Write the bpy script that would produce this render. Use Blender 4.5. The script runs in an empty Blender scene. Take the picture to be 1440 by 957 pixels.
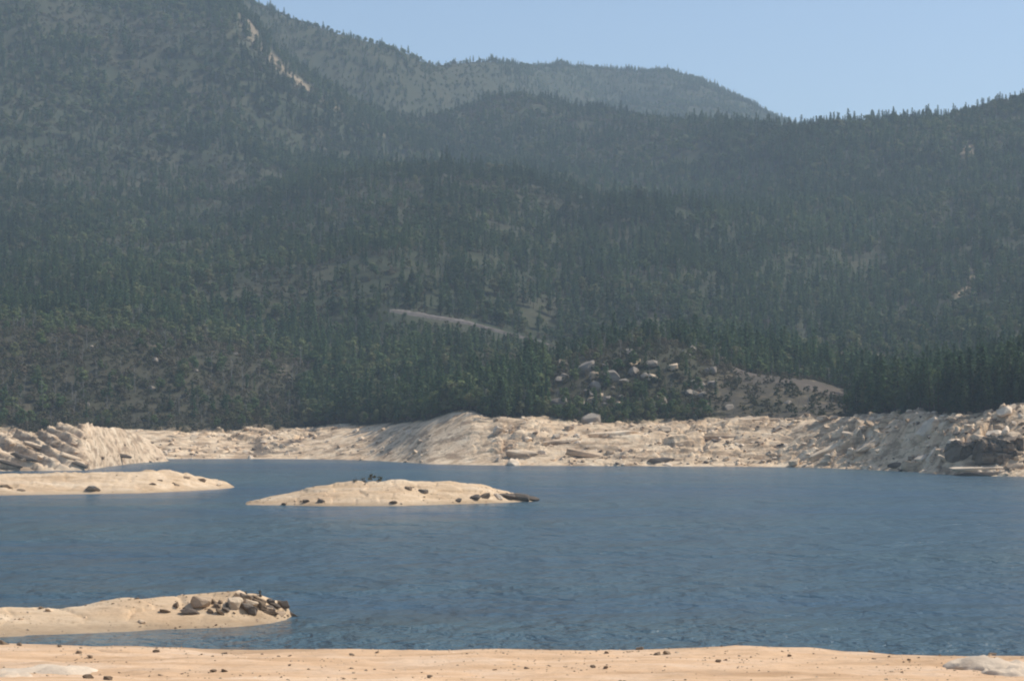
import bpy, math, random
import numpy as np
from mathutils import Vector, Matrix, Euler

random.seed(7)
rng = np.random.default_rng(11)
scene = bpy.context.scene
COL = scene.collection

# ------------------------------------------------------------------ camera, sky, sun, exposure
CAM_H = 16.25          # eye height above the lake
FPX = 2880.0           # focal length in photograph pixels (1440 wide)
HOR = 590.0            # photograph row of the horizon
cam_d = bpy.data.cameras.new('camera')
cam = bpy.data.objects.new('camera', cam_d)
COL.objects.link(cam)
cam.location = (0, 0, CAM_H)
cam.rotation_euler = (math.radians(90), 0, 0)
cam_d.sensor_width = 36.0
cam_d.lens = 36.0 * FPX / 1440.0
cam_d.shift_y = (HOR - 478.5) / 1440.0
cam_d.clip_start = 0.5
cam_d.clip_end = 30000
scene.camera = cam

SUN_AZ, SUN_EL = 80.0, 50.0          # azimuth clockwise from +Y (the view direction)
world = bpy.data.worlds.new('World')
scene.world = world
world.use_nodes = True
wn = world.node_tree
bg = wn.nodes['Background']
sky = wn.nodes.new('ShaderNodeTexSky')
sky.sky_type = 'NISHITA'
sky.sun_disc = False
sky.sun_elevation = math.radians(SUN_EL)
sky.sun_rotation = math.radians(SUN_AZ)
sky.altitude = 800
sky.air_density = 1.0
sky.dust_density = 2.0
sky.ozone_density = 1.5
bg.inputs['Strength'].default_value = 0.15
wn.links.new(sky.outputs[0], bg.inputs['Color'])

sun_d = bpy.data.lights.new('sun', 'SUN')
sun_d.energy = 4.6
sun_d.angle = math.radians(0.53)
sun_d.color = (1.0, 0.94, 0.85)
sun = bpy.data.objects.new('sun', sun_d)
COL.objects.link(sun)
az, el = math.radians(SUN_AZ), math.radians(SUN_EL)
sun_v = Vector((math.sin(az) * math.cos(el), math.cos(az) * math.cos(el), math.sin(el)))
sun.rotation_euler = sun_v.to_track_quat('Z', 'Y').to_euler()
sun.location = (300, 300, 900)

scene.view_settings.view_transform = 'Standard'
scene.view_settings.look = 'None'
scene.view_settings.exposure = 0.0
scene.view_settings.gamma = 1.0
scene.cycles.use_denoising = True
scene.cycles.volume_bounces = 1
scene.cycles.max_bounces = 6
scene.cycles.diffuse_bounces = 3
scene.cycles.filter_width = 2.0
HAZE_DENSITY = 1.12e-4
HAZE_COLOR = (0.67, 0.85, 1.0, 1)

# ------------------------------------------------------------------ noise
def _hash(ix, iy, seed):
    h = (ix.astype(np.int64) * 374761393 + iy.astype(np.int64) * 668265263 + seed * 2147483647) & 0xFFFFFFFF
    h = ((h ^ (h >> 13)) * 1274126177) & 0xFFFFFFFF
    h = ((h ^ (h >> 16)) * 2246822519) & 0xFFFFFFFF
    return ((h ^ (h >> 15)) & 0xFFFFFF) / float(0x1000000)

def vnoise(x, y, seed=0):
    ix, iy = np.floor(x), np.floor(y)
    fx, fy = x - ix, y - iy
    u = fx * fx * fx * (fx * (fx * 6 - 15) + 10)
    v = fy * fy * fy * (fy * (fy * 6 - 15) + 10)
    a = _hash(ix, iy, seed); b = _hash(ix + 1, iy, seed)
    c = _hash(ix, iy + 1, seed); d = _hash(ix + 1, iy + 1, seed)
    return (a + (b - a) * u) * (1 - v) + (c + (d - c) * u) * v          # 0..1

def fbm(x, y, octv=4, seed=0, gain=0.5):
    s = np.zeros_like(x); amp = 1.0; tot = 0.0
    for o in range(octv):
        s += amp * (vnoise(x + 17.3 * o, y - 9.1 * o, seed + o) * 2 - 1)
        tot += amp; amp *= gain; x = x * 2.03; y = y * 2.03
    return s / tot

def ridged(x, y, octv=4, seed=0):
    s = np.zeros_like(x); amp = 1.0; tot = 0.0
    for o in range(octv):
        s += amp * (1 - np.abs(vnoise(x + 5.7 * o, y + 3.3 * o, seed + o) * 2 - 1))
        tot += amp; amp *= 0.5; x = x * 2.07; y = y * 2.07
    return s / tot

def blocks(x, y, seed, tilt=0.35):
    """split rock: tilted block tops with cracks between; returns height, crack (0 in the crack..1), cell random"""
    ix, iy = np.floor(x), np.floor(y)
    f1 = np.full(x.shape, 9.0); f2 = np.full(x.shape, 9.0)
    hh = np.zeros(x.shape); rr = np.zeros(x.shape)
    for dx in (-1, 0, 1):
        for dy in (-1, 0, 1):
            cx, cy = ix + dx, iy + dy
            px_ = cx + 0.15 + 0.7 * _hash(cx, cy, seed); py_ = cy + 0.15 + 0.7 * _hash(cx, cy, seed + 1)
            ex, ey = x - px_, y - py_
            d = np.sqrt(ex * ex + ey * ey)
            r = _hash(cx, cy, seed + 2)
            tx = (_hash(cx, cy, seed + 3) - 0.5) * 2; ty = (_hash(cx, cy, seed + 4) - 0.5) * 2
            h = r + tilt * (ex * tx + ey * ty)
            near = d < f1
            f2 = np.where(near, f1, np.minimum(f2, d))
            hh = np.where(near, h, hh); rr = np.where(near, _hash(cx, cy, seed + 5), rr)
            f1 = np.where(near, d, f1)
    return hh, np.clip((f2 - f1) / 0.16, 0, 1), rr

def smooth(a, b, t):
    t = np.clip((t - a) / (b - a), 0, 1)
    return t * t * (3 - 2 * t)

def box(px, a, b, s):                      # soft 0..1 window
    return smooth(a - s, a + s, px) * (1 - smooth(b - s, b + s, px))

# ------------------------------------------------------------------ materials
def material(name, rough=0.9, spec=0.25):
    m = bpy.data.materials.new(name); m.use_nodes = True
    nt = m.node_tree
    b = nt.nodes['Principled BSDF']
    b.inputs['Roughness'].default_value = rough
    b.inputs['Specular IOR Level'].default_value = spec
    return m, nt, b

def nd(nt, kind, **kw):
    n = nt.nodes.new(kind)
    for k, v in kw.items():
        setattr(n, k, v)
    return n

def noise_node(nt, vec, scale, detail=5, rough=0.55):
    n = nd(nt, 'ShaderNodeTexNoise')
    n.inputs['Scale'].default_value = scale
    n.inputs['Detail'].default_value = detail
    n.inputs['Roughness'].default_value = rough
    nt.links.new(vec, n.inputs['Vector'])
    return n.outputs['Fac']

def ramp(nt, fac, stops):
    r = nd(nt, 'ShaderNodeValToRGB')
    el_ = r.color_ramp.elements
    while len(el_) < len(stops):
        el_.new(0.5)
    for e, (p, c) in zip(el_, stops):
        e.position = p
        e.color = (c[0], c[1], c[2], 1)
    nt.links.new(fac, r.inputs['Fac'])
    return r.outputs['Color']

def mix(nt, fac, a, b, mode='MIX'):
    n = nd(nt, 'ShaderNodeMix', data_type='RGBA', blend_type=mode)
    for sock, v in ((n.inputs['Factor'], fac), (n.inputs['A'], a), (n.inputs['B'], b)):
        if isinstance(v, (int, float)):
            sock.default_value = v
        elif isinstance(v, tuple):
            sock.default_value = (*v, 1)
        else:
            nt.links.new(v, sock)
    return n.outputs['Result']

def maths(nt, op, a, b=None, clamp=False):
    n = nd(nt, 'ShaderNodeMath', operation=op, use_clamp=clamp)
    for i, v in enumerate((a, b)):
        if v is None:
            continue
        if isinstance(v, (int, float)):
            n.inputs[i].default_value = v
        else:
            nt.links.new(v, n.inputs[i])
    return n.outputs[0]

def scaled(nt, vec, s):
    n = nd(nt, 'ShaderNodeVectorMath', operation='MULTIPLY')
    nt.links.new(vec, n.inputs[0]); n.inputs[1].default_value = s
    return n.outputs[0]

def bump(nt, bsdf, height, strength, dist):
    n = nd(nt, 'ShaderNodeBump')
    n.inputs['Strength'].default_value = strength
    n.inputs['Distance'].default_value = dist
    nt.links.new(height, n.inputs['Height'])
    nt.links.new(n.outputs['Normal'], bsdf.inputs['Normal'])

def position(nt):
    return nd(nt, 'ShaderNodeNewGeometry').outputs['Position']

def attr(nt, name):
    return nd(nt, 'ShaderNodeAttribute', attribute_name=name).outputs['Fac']

GRANITE = [(0.25, (0.38, 0.255, 0.15)), (0.42, (0.60, 0.435, 0.275)), (0.6, (0.74, 0.57, 0.38)), (0.8, (0.80, 0.67, 0.49))]

def granite_color(nt, pos, s=1.0):
    c = ramp(nt, noise_node(nt, pos, 0.16 * s, 7, 0.6), GRANITE)
    stain = noise_node(nt, scaled(nt, pos, (0.8, 0.8, 0.8)), 0.42 * s, 4, 0.55)
    c = mix(nt, maths(nt, 'MULTIPLY', ramp(nt, stain, [(0.58, (0, 0, 0)), (0.68, (1, 1, 1))]), 0.6), c, (0.19, 0.135, 0.085))
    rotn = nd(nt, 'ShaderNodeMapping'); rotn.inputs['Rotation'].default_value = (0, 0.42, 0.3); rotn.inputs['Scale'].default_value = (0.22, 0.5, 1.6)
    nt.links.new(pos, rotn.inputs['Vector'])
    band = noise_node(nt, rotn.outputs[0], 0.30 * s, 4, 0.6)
    c = mix(nt, maths(nt, 'MULTIPLY', ramp(nt, band, [(0.49, (0, 0, 0)), (0.60, (1, 1, 1))]), 0.72), c, (0.25, 0.17, 0.105))  # dark diagonal bands: shaded crevices put into the rock colour
    rust = noise_node(nt, pos, 0.33 * s, 3, 0.5)
    c = mix(nt, maths(nt, 'MULTIPLY', ramp(nt, rust, [(0.55, (0, 0, 0)), (0.75, (1, 1, 1))]), 0.45), c, (0.55, 0.36, 0.22))
    return c

def mat_hills():
    m, nt, b = material('hillside_ground', 0.95, 0.1)
    pos = position(nt)
    soil = ramp(nt, noise_node(nt, pos, 0.02, 8, 0.6), [(0.3, (0.034, 0.042, 0.024)), (0.5, (0.050, 0.056, 0.032)), (0.7, (0.075, 0.070, 0.044))])
    dry_and_lit = ramp(nt, noise_node(nt, pos, 0.05, 7, 0.6), [(0.3, (0.045, 0.044, 0.027)), (0.6, (0.068, 0.060, 0.039)), (0.8, (0.105, 0.088, 0.060))])
    c = mix(nt, attr(nt, 'dry_and_lit'), soil, dry_and_lit)
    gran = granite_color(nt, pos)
    grey = mix(nt, 0.9, gran, (0.064, 0.055, 0.049))
    gran = mix(nt, attr(nt, 'grey'), gran, grey)
    c = mix(nt, attr(nt, 'bare'), c, gran)
    nt.links.new(c, b.inputs['Base Color'])
    bump(nt, b, noise_node(nt, pos, 0.9, 6, 0.65), 0.7, 0.6)
    return m

def mat_granite(name, dark=0.0, tone=(0.12, 0.10, 0.085), s=1.0):
    m, nt, b = material(name, 0.9, 0.2)
    pos = position(nt)
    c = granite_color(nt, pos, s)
    rnd = nd(nt, 'ShaderNodeObjectInfo').outputs['Random']
    hsv = nd(nt, 'ShaderNodeHueSaturation')
    nt.links.new(maths(nt, 'ADD', maths(nt, 'MULTIPLY', rnd, 0.35), 0.8), hsv.inputs['Value'])
    hsv.inputs['Saturation'].default_value = 0.95
    nt.links.new(c, hsv.inputs['Color'])
    c = hsv.outputs['Color']
    if dark:
        c = mix(nt, dark, c, tone)
    nt.links.new(c, b.inputs['Base Color'])
    bump(nt, b, noise_node(nt, pos, 1.5 * s, 7, 0.65), 0.6, 0.25)
    return m

def mat_sand(name, cols, wet=True, streak=(0.05, 0.35, 1), s=1.0, wet_shade_k=1.9):
    m, nt, b = material(name, 0.95, 0.12)
    pos = position(nt)
    c = ramp(nt, noise_node(nt, scaled(nt, pos, streak), 0.9 * s, 7, 0.6), [(0.3, cols[0]), (0.5, cols[1]), (0.7, cols[2])])
    big = noise_node(nt, scaled(nt, pos, (0.5, 1, 1)), 0.22 * s, 5, 0.6)
    c = mix(nt, maths(nt, 'MULTIPLY', ramp(nt, big, [(0.5, (0, 0, 0)), (0.68, (1, 1, 1))]), 0.45), c, cols[4])
    fine = noise_node(nt, pos, 2.2 * s, 6, 0.7)
    c = mix(nt, maths(nt, 'MULTIPLY', ramp(nt, fine, [(0.52, (0, 0, 0)), (0.72, (1, 1, 1))]), 0.5), c, cols[3])
    if wet:  # wet margin; on the islands it also paints the shade of their fronts
        sep = nd(nt, 'ShaderNodeSeparateXYZ'); nt.links.new(pos, sep.inputs[0])
        w = maths(nt, 'SUBTRACT', 1.0, maths(nt, 'MULTIPLY', maths(nt, 'ADD', sep.outputs['Z'], maths(nt, 'MULTIPLY', maths(nt, 'SUBTRACT', big, 0.5), 1.2)), wet_shade_k), clamp=True)
        c = mix(nt, maths(nt, 'MULTIPLY', w, 0.55), c, tuple(v * 0.42 for v in cols[1]))
    nt.links.new(c, b.inputs['Base Color'])
    bump(nt, b, noise_node(nt, pos, 2.5 * s, 7, 0.7), 0.55, 0.18)
    return m

def mat_leaf(name, cols, trans=0.25, spread=0.5):
    m, nt, b = material(name, 0.8, 0.15)
    info = nd(nt, 'ShaderNodeObjectInfo')
    c = ramp(nt, info.outputs['Random'], [(i / (len(cols) - 1), cc) for i, cc in enumerate(cols)])
    pos = position(nt)
    patch = noise_node(nt, pos, 0.006, 4, 0.55)
    hsv = nd(nt, 'ShaderNodeHueSaturation')
    patch2 = noise_node(nt, pos, 0.028, 3, 0.5)
    pv_ = ramp(nt, maths(nt, 'ADD', maths(nt, 'MULTIPLY', patch, 0.6), maths(nt, 'MULTIPLY', patch2, 0.4)), [(0.36, (0, 0, 0)), (0.64, (1, 1, 1))])
    nt.links.new(maths(nt, 'ADD', maths(nt, 'MULTIPLY', pv_, spread * 1.8), 1.05 - spread * 0.8), hsv.inputs['Value'])
    nt.links.new(maths(nt, 'SUBTRACT', 0.51, maths(nt, 'MULTIPLY', pv_, 0.03)), hsv.inputs['Hue'])
    nt.links.new(c, hsv.inputs['Color'])
    c = hsv.outputs['Color']
    nt.links.new(c, b.inputs['Base Color'])
    tr = nd(nt, 'ShaderNodeBsdfTranslucent'); nt.links.new(c, tr.inputs['Color'])
    mx = nd(nt, 'ShaderNodeMixShader'); mx.inputs[0].default_value = trans
    nt.links.new(b.outputs[0], mx.inputs[1]); nt.links.new(tr.outputs[0], mx.inputs[2])
    nt.links.new(mx.outputs[0], nt.nodes['Material Output'].inputs['Surface'])
    return m

def mat_plain(name, a, b_, scale=3.0, rough=0.9):
    m, nt, b = material(name, rough, 0.15)
    tc = nd(nt, 'ShaderNodeTexCoord').outputs['Object']
    nt.links.new(ramp(nt, noise_node(nt, tc, scale, 5, 0.6), [(0.35, a), (0.65, b_)]), b.inputs['Base Color'])
    return m

def mat_water():
    m, nt, b = material('lake_water', 0.22, 0.5)
    pos = position(nt)
    patch = noise_node(nt, scaled(nt, pos, (0.35, 1.0, 1.0)), 0.012, 4, 0.6)
    c = ramp(nt, patch, [(0.35, (0.036, 0.076, 0.112)), (0.65, (0.066, 0.118, 0.134))])
    nt.links.new(c, b.inputs['Base Color'])
    b.inputs['IOR'].default_value = 1.333
    w0 = noise_node(nt, scaled(nt, pos, (1.1, 1.0, 1.0)), 0.10, 2, 0.5)
    w1 = noise_node(nt, scaled(nt, pos, (1.5, 1.0, 1.0)), 0.27, 3, 0.55)
    w2 = noise_node(nt, scaled(nt, pos, (1.4, 1.0, 1.0)), 1.0, 3, 0.6)
    h = maths(nt, 'ADD', maths(nt, 'MULTIPLY', w1, 2.2), maths(nt, 'MULTIPLY', w2, 0.6))
    h = maths(nt, 'ADD', h, maths(nt, 'MULTIPLY', w0, 2.0))
    amp = ramp(nt, patch, [(0.38, (0.5, 0.5, 0.5)), (0.6, (1, 1, 1))])
    w00 = noise_node(nt, scaled(nt, pos, (1.3, 1.0, 1.0)), 0.045, 2, 0.5)
    h = maths(nt, 'ADD', h, maths(nt, 'MULTIPLY', w00, 5.0))
    h = maths(nt, 'MULTIPLY', h, amp)
    bump(nt, b, h, 1.0, 1.0)
    return m

M = {
    'hills': mat_hills(),
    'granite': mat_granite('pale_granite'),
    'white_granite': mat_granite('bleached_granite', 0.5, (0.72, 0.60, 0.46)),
    'dark_granite': mat_granite('stained_and_shade_granite', 0.85, (0.065, 0.055, 0.048)),  # dark stained rock, also the slabs that stand in for shade
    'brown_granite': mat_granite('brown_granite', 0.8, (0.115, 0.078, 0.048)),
    'outcrop': mat_granite('shaded_face_granite', 0.72, (0.055, 0.045, 0.038)),  # dark tone puts the shade of the outcrop face into its colour
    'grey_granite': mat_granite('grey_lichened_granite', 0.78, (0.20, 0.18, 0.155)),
    'beach': mat_sand('beach_sand', [(0.48, 0.30, 0.165), (0.65, 0.425, 0.25), (0.74, 0.52, 0.335), (0.42, 0.27, 0.155), (0.72, 0.56, 0.41)], s=1.0),
    'island': mat_sand('island_sand', [(0.40, 0.275, 0.16), (0.60, 0.44, 0.28), (0.70, 0.55, 0.38), (0.28, 0.18, 0.10), (0.58, 0.39, 0.23)], s=0.6, streak=(0.12, 0.4, 1.5), wet_shade_k=1.15),
    'water': mat_water(),
    'pine': mat_leaf('pine_needles', [(0.034, 0.070, 0.032), (0.052, 0.096, 0.042), (0.070, 0.116, 0.048), (0.094, 0.130, 0.058)], 0.3),
    'leaf': mat_leaf('broadleaf_foliage', [(0.056, 0.096, 0.036), (0.084, 0.122, 0.046), (0.115, 0.138, 0.056), (0.14, 0.14, 0.068)], 0.3),
    'scrub': mat_leaf('scrub_foliage', [(0.070, 0.085, 0.040), (0.095, 0.100, 0.052), (0.13, 0.115, 0.066), (0.155, 0.128, 0.080)], 0.25),
    'bark': mat_plain('bark', (0.055, 0.042, 0.032), (0.12, 0.10, 0.08)),
    'deadwood': mat_plain('dead_wood', (0.16, 0.145, 0.13), (0.30, 0.28, 0.25)),
    'driftwood': mat_plain('driftwood', (0.05, 0.036, 0.024), (0.12, 0.085, 0.055)),
}

# ------------------------------------------------------------------ object helpers
def mesh_from(name, verts, faces, mats, fmat=None, smooth_shade=False):
    me = bpy.data.meshes.new(name)
    verts = np.asarray(verts, dtype=np.float32)
    faces = np.asarray(faces, dtype=np.int32)
    k = faces.shape[1]
    me.vertices.add(len(verts)); me.vertices.foreach_set('co', verts.ravel())
    me.loops.add(faces.size); me.loops.foreach_set('vertex_index', faces.ravel())
    me.polygons.add(len(faces))
    me.polygons.foreach_set('loop_start', np.arange(0, faces.size, k, dtype=np.int32))
    me.polygons.foreach_set('loop_total', np.full(len(faces), k, dtype=np.int32))
    for m in mats:
        me.materials.append(m)
    if fmat is not None:
        me.polygons.foreach_set('material_index', np.asarray(fmat, dtype=np.int32))
    me.polygons.foreach_set('use_smooth', np.full(len(faces), smooth_shade))
    me.update(calc_edges=True)
    me.validate()
    return me

def add_obj(name, data, parent=None, loc=None, rot=None, scale=None):
    o = bpy.data.objects.new(name, data)
    COL.objects.link(o)
    if parent: o.parent = parent
    if loc is not None: o.location = loc
    if rot is not None: o.rotation_euler = rot
    if scale is not None: o.scale = scale
    return o

def tag(o, label=None, cat=None, group=None, kind=None):
    if label: o['label'] = label
    if cat: o['category'] = cat
    if group: o['group'] = group
    if kind: o['kind'] = kind
    return o

def grid_faces(nr, nc):
    i = np.arange(nr * nc).reshape(nr, nc)
    return np.stack([i[:-1, :-1], i[:-1, 1:], i[1:, 1:], i[1:, :-1]], -1).reshape(-1, 4)

def set_attr(me, name, vals):
    a = me.attributes.new(name, 'FLOAT', 'POINT')
    a.data.foreach_set('value', np.asarray(vals, dtype=np.float32).ravel())

# ------------------------------------------------------------------ the lie of the land: survey lines, each a bearing, a distance and an elevation
GX = np.arange(-1100.0, 2561.0, 4.0)
def gsm(v, sig):
    if sig <= 0: return v
    k = np.arange(-int(3 * sig / 4) - 1, int(3 * sig / 4) + 2) * 4.0
    w = np.exp(-0.5 * (k / sig) ** 2); w /= w.sum()
    n = len(k) // 2
    return np.convolve(np.pad(v, n, mode='edge'), w, 'valid')
def tab(pts, sig=10):
    p = np.array(pts, dtype=float)
    return gsm(np.interp(GX, p[:, 0], p[:, 1]), sig)
def z_at(d, row):
    return CAM_H + (HOR - row) * d / FPX

W_ROW = tab([(-500, 645), (240, 645), (330, 644.5), (430, 645), (520, 647), (575, 650), (600, 652),
             (700, 654), (900, 655), (1100, 656), (1200, 659), (1280, 663), (1350, 668), (1440, 670), (2100, 673)], 8)
D0 = CAM_H * FPX / (W_ROW - HOR)
B_W = tab([(-500, 50), (330, 52), (480, 66), (600, 64), (700, 48), (1000, 55), (1200, 45), (1440, 48), (2100, 48)], 12)
B_ROW = tab([(-500, 606), (225, 606), (330, 604), (400, 604), (480, 601), (560, 598),
             (600, 593), (635, 582), (662, 578), (690, 590), (740, 588), (780, 594), (830, 597), (900, 595), (1000, 591), (1100, 589), (1180, 589),
             (1250, 586), (1300, 582), (1360, 586), (1410, 577), (1440, 573), (2100, 575)], 6)
DB = D0 + B_W
ZB = z_at(DB, B_ROW)

def dz(pts, sig=14):
    d = tab([(a, b) for a, b, c in pts], 30); r = tab([(a, c) for a, b, c in pts], sig)
    return d, z_at(d, r)
D2, Z2 = dz([(-600, 1050, 440), (0, 1050, 462), (150, 1050, 468), (300, 1080, 476), (400, 1080, 492), (480, 1080, 505), (560, 1000, 528), (660, 930, 535),
             (740, 900, 525), (790, 880, 505), (840, 880, 486), (900, 880, 478), (960, 880, 484), (1010, 880, 502), (1060, 850, 522), (1100, 845, 527),
             (1150, 845, 542), (1190, 850, 560), (1250, 860, 566), (1330, 800, 558), (1440, 760, 548), (2000, 760, 540)])
D4, Z4 = dz([(-600, 1300, 390), (0, 1300, 418), (300, 1300, 425), (450, 1250, 432), (545, 1210, 438), (660, 1210, 455), (775, 1210, 481), (850, 1250, 462),
             (1000, 1300, 455), (1150, 1250, 484), (1280, 1250, 505), (1440, 1250, 475), (2000, 1250, 450)])
D3 = D2 + 0.45 * (D4 - D2)
Z3 = Z2 + 0.45 * (Z4 - Z2) - tab([(-600, 8), (300, 8), (500, 4), (700, 4), (800, 10), (1000, 12), (1100, 12), (1200, 6), (2000, 6)], 30)
D5, Z5 = dz([(-600, 1800, 250), (0, 1850, 275), (200, 1850, 292), (350, 1850, 284), (450, 1850, 268), (550, 1850, 254), (640, 1850, 248), (720, 1850, 256),
             (820, 1800, 292), (900, 1750, 312), (1000, 1750, 312), (1200, 1750, 322), (1300, 1700, 322), (1440, 1700, 302), (2000, 1700, 260)], 30)
D7, Z7 = dz([(-600, 2600, -100), (0, 2600, -60), (150, 2600, -34), (250, 2600, -18), (325, 2600, 2), (345, 2600, 26), (380, 2600, 66), (430, 2600, 108),
             (500, 2600, 152), (560, 2650, 174), (600, 2750, 172), (640, 2850, 168), (700, 2850, 162), (780, 2850, 165), (850, 2800, 170), (950, 2600, 185),
             (1050, 2400, 188), (1110, 2300, 190), (1180, 2250, 183), (1260, 2250, 177), (1300, 2250, 173), (1350, 2250, 165), (1400, 2250, 153),
             (1440, 2250, 142), (1600, 2250, 95), (2100, 2250, 60)], 7)
D6 = D5 + 0.45 * (D7 - D5)
Z6 = Z5 + 0.45 * (Z7 - Z5) - tab([(-600, 20), (300, 18), (640, 45), (900, 30), (1200, 12), (2000, 12)], 40)
D9, Z9 = dz([(-600, 3400, -120), (0, 3050, -90), (150, 3050, -60), (250, 3050, -36), (330, 3050, -4), (350, 3050, 8), (420, 3050, 33), (500, 3050, 58),
             (560, 3050, 73), (605, 3160, 89), (640, 3280, 88), (700, 3600, 95), (780, 4200, 108), (860, 4400, 108), (930, 4400, 104), (985, 4400, 116),
             (1040, 4400, 140), (1075, 4400, 163), (1110, 4400, 183), (1200, 4400, 218), (1440, 4400, 260), (2100, 4400, 300)], 8)
D8 = D7 + 0.4 * (D9 - D7)
Z8 = Z7 + 0.4 * (Z9 - Z7) - tab([(-600, 20), (300, 30), (420, 70), (600, 60), (700, 90), (1000, 120), (1200, 120), (2000, 80)], 40)
KD = np.stack([D0 - 40, D0, DB, D2, D3, D4, D5, D6, D7, D8, D9, D9 + 700, D9 + 2600], 0)
KZ = np.stack([D0 * 0 - 6, D0 * 0 - 0.02, ZB, Z2, Z3, Z4, Z5, Z6, Z7, Z8, Z9, Z9 * 0.85, Z9 * 0.4], 0)
SL = (KZ[1:] - KZ[:-1]) / (KD[1:] - KD[:-1])
KM = np.zeros_like(KZ)
KM[0] = SL[0]; KM[-1] = SL[-1]
pr = SL[1:] * SL[:-1]
KM[1:-1] = np.where(pr > 0, 2 * pr / (SL[1:] + SL[:-1] + 1e-9), 0.0)
KM[2] *= 0.5

def at_px(line, px):
    return np.interp(px, GX, line)

ROCKY = tab([(-600, 0.8), (240, 0.8), (400, 0.75), (480, 0.35), (530, 0.06), (640, 0.05), (700, 0.4), (760, 0.7), (1000, 0.7), (1100, 0.8),
             (1200, 1.15), (1440, 1.3), (2000, 1.2)], 12)

def land_z(px, d, fine=True):
    px = np.asarray(px, dtype=float); d = np.asarray(d, dtype=float)
    n = KD.shape[0]
    kd = np.stack([at_px(KD[i], px) for i in range(n)], 0)
    z = np.full(px.shape, -6.0)
    for i in range(n - 1):
        a, b = kd[i], kd[i + 1]
        inside = (d >= a) & (d <= b) if i else (d >= a) & (d <= b)
        if not inside.any(): continue
        p = px[inside]; h = (b - a)[inside]; t = (d[inside] - a[inside]) / h
        z0, z1 = at_px(KZ[i], p), at_px(KZ[i + 1], p); m0, m1 = at_px(KM[i], p) * h, at_px(KM[i + 1], p) * h
        t2, t3 = t * t, t * t * t
        z[inside] = (2 * t3 - 3 * t2 + 1) * z0 + (t3 - 2 * t2 + t) * m0 + (-2 * t3 + 3 * t2) * z1 + (t3 - t2) * m1
    x = (px - 720) / FPX * d
    # relief of the wooded slopes
    w = smooth(0, 160, d - kd[2])
    crest = np.minimum(np.abs(d - kd[8]) / 260, np.abs(d - kd[10]) / 260)
    w = w * np.clip(0.25 + crest, 0, 1)
    amp = np.clip(d / 2200, 0.3, 1.3)
    gul = ridged(x / 330 + 0.1 * fbm(x / 200, d / 200, 2, 5), d / 520, 4, 21) - 0.55
    z = z + w * amp * (46 * gul + 14 * fbm(x / 120, d / 120, 3, 31))
    w2 = smooth(-5, 40, d - kd[2])
    z = z + w2 * 1.6 * fbm(x / 22, d / 22, 3, 41)
    wr = box(px, 525, 795, 30) * np.exp(-((d - 1206) / 42) ** 2)
    z = z * (1 - wr) + wr * (z_at(1206.0, np.interp(px, [520, 548, 660, 772, 800], [433, 437, 455, 484, 492])) + (d - 1206) * 0.22)
    if fine:
        rk = at_px(ROCKY, px); zs_ = z.copy()
        band = smooth(-14, 4, d - kd[1]) * (1 - smooth(6, 26, d - kd[2]))
        band = band * (0.35 + 0.65 * smooth(0, 12, d - kd[1]))
        q = 0.35 * x + d                                  # the ledges run aslant
        s = x - 0.5 * d
        h1, c1, _ = blocks(s / 15 + 0.25 * fbm(x / 9, d / 9, 2, 3), q / 9, 51, 0.9)
        h2, c2, _ = blocks(s / 5.2, q / 3.4, 61, 0.8)
        h3, c3, _ = blocks(x / 2.1, d / 1.7, 71, 0.6)
        rough_ = smooth(0.35, 0.62, vnoise(x / 33, d / 21, 81)) * 0.75 + 0.25
        z = z + band * rk * rough_ * (2.6 * (h1 - 0.5) - 1.2 * (1 - c1) + 1.2 * (h2 - 0.5) - 0.7 * (1 - c2) + 0.3 * (h3 - 0.5) - 0.25 * (1 - c3))
        z = z + band * 0.8 * (0.06 + 0.94 * np.clip(rk, 0, 1)) * fbm(x / 14, d / 8, 4, 91)
        wrp = 0.5 * fbm(x / 11, d / 11, 3, 95)
        for (pa, pb, dip, per, amp_) in ((690, 1110, 0.08, 2.3, 1.5), (1110, 2000, -0.36, 3.0, 2.2)):
            wd = box(px, pa, pb, 12) * band
            ph = (zs_ + dip * x) / per + wrp
            saw = ph - np.floor(ph)
            z = z + wd * amp_ * (np.minimum(saw * 1.15, (1 - saw) * 7) - 0.45) * (0.45 + 0.75 * vnoise(x / 17, d / 17, 97))
    return z

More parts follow.
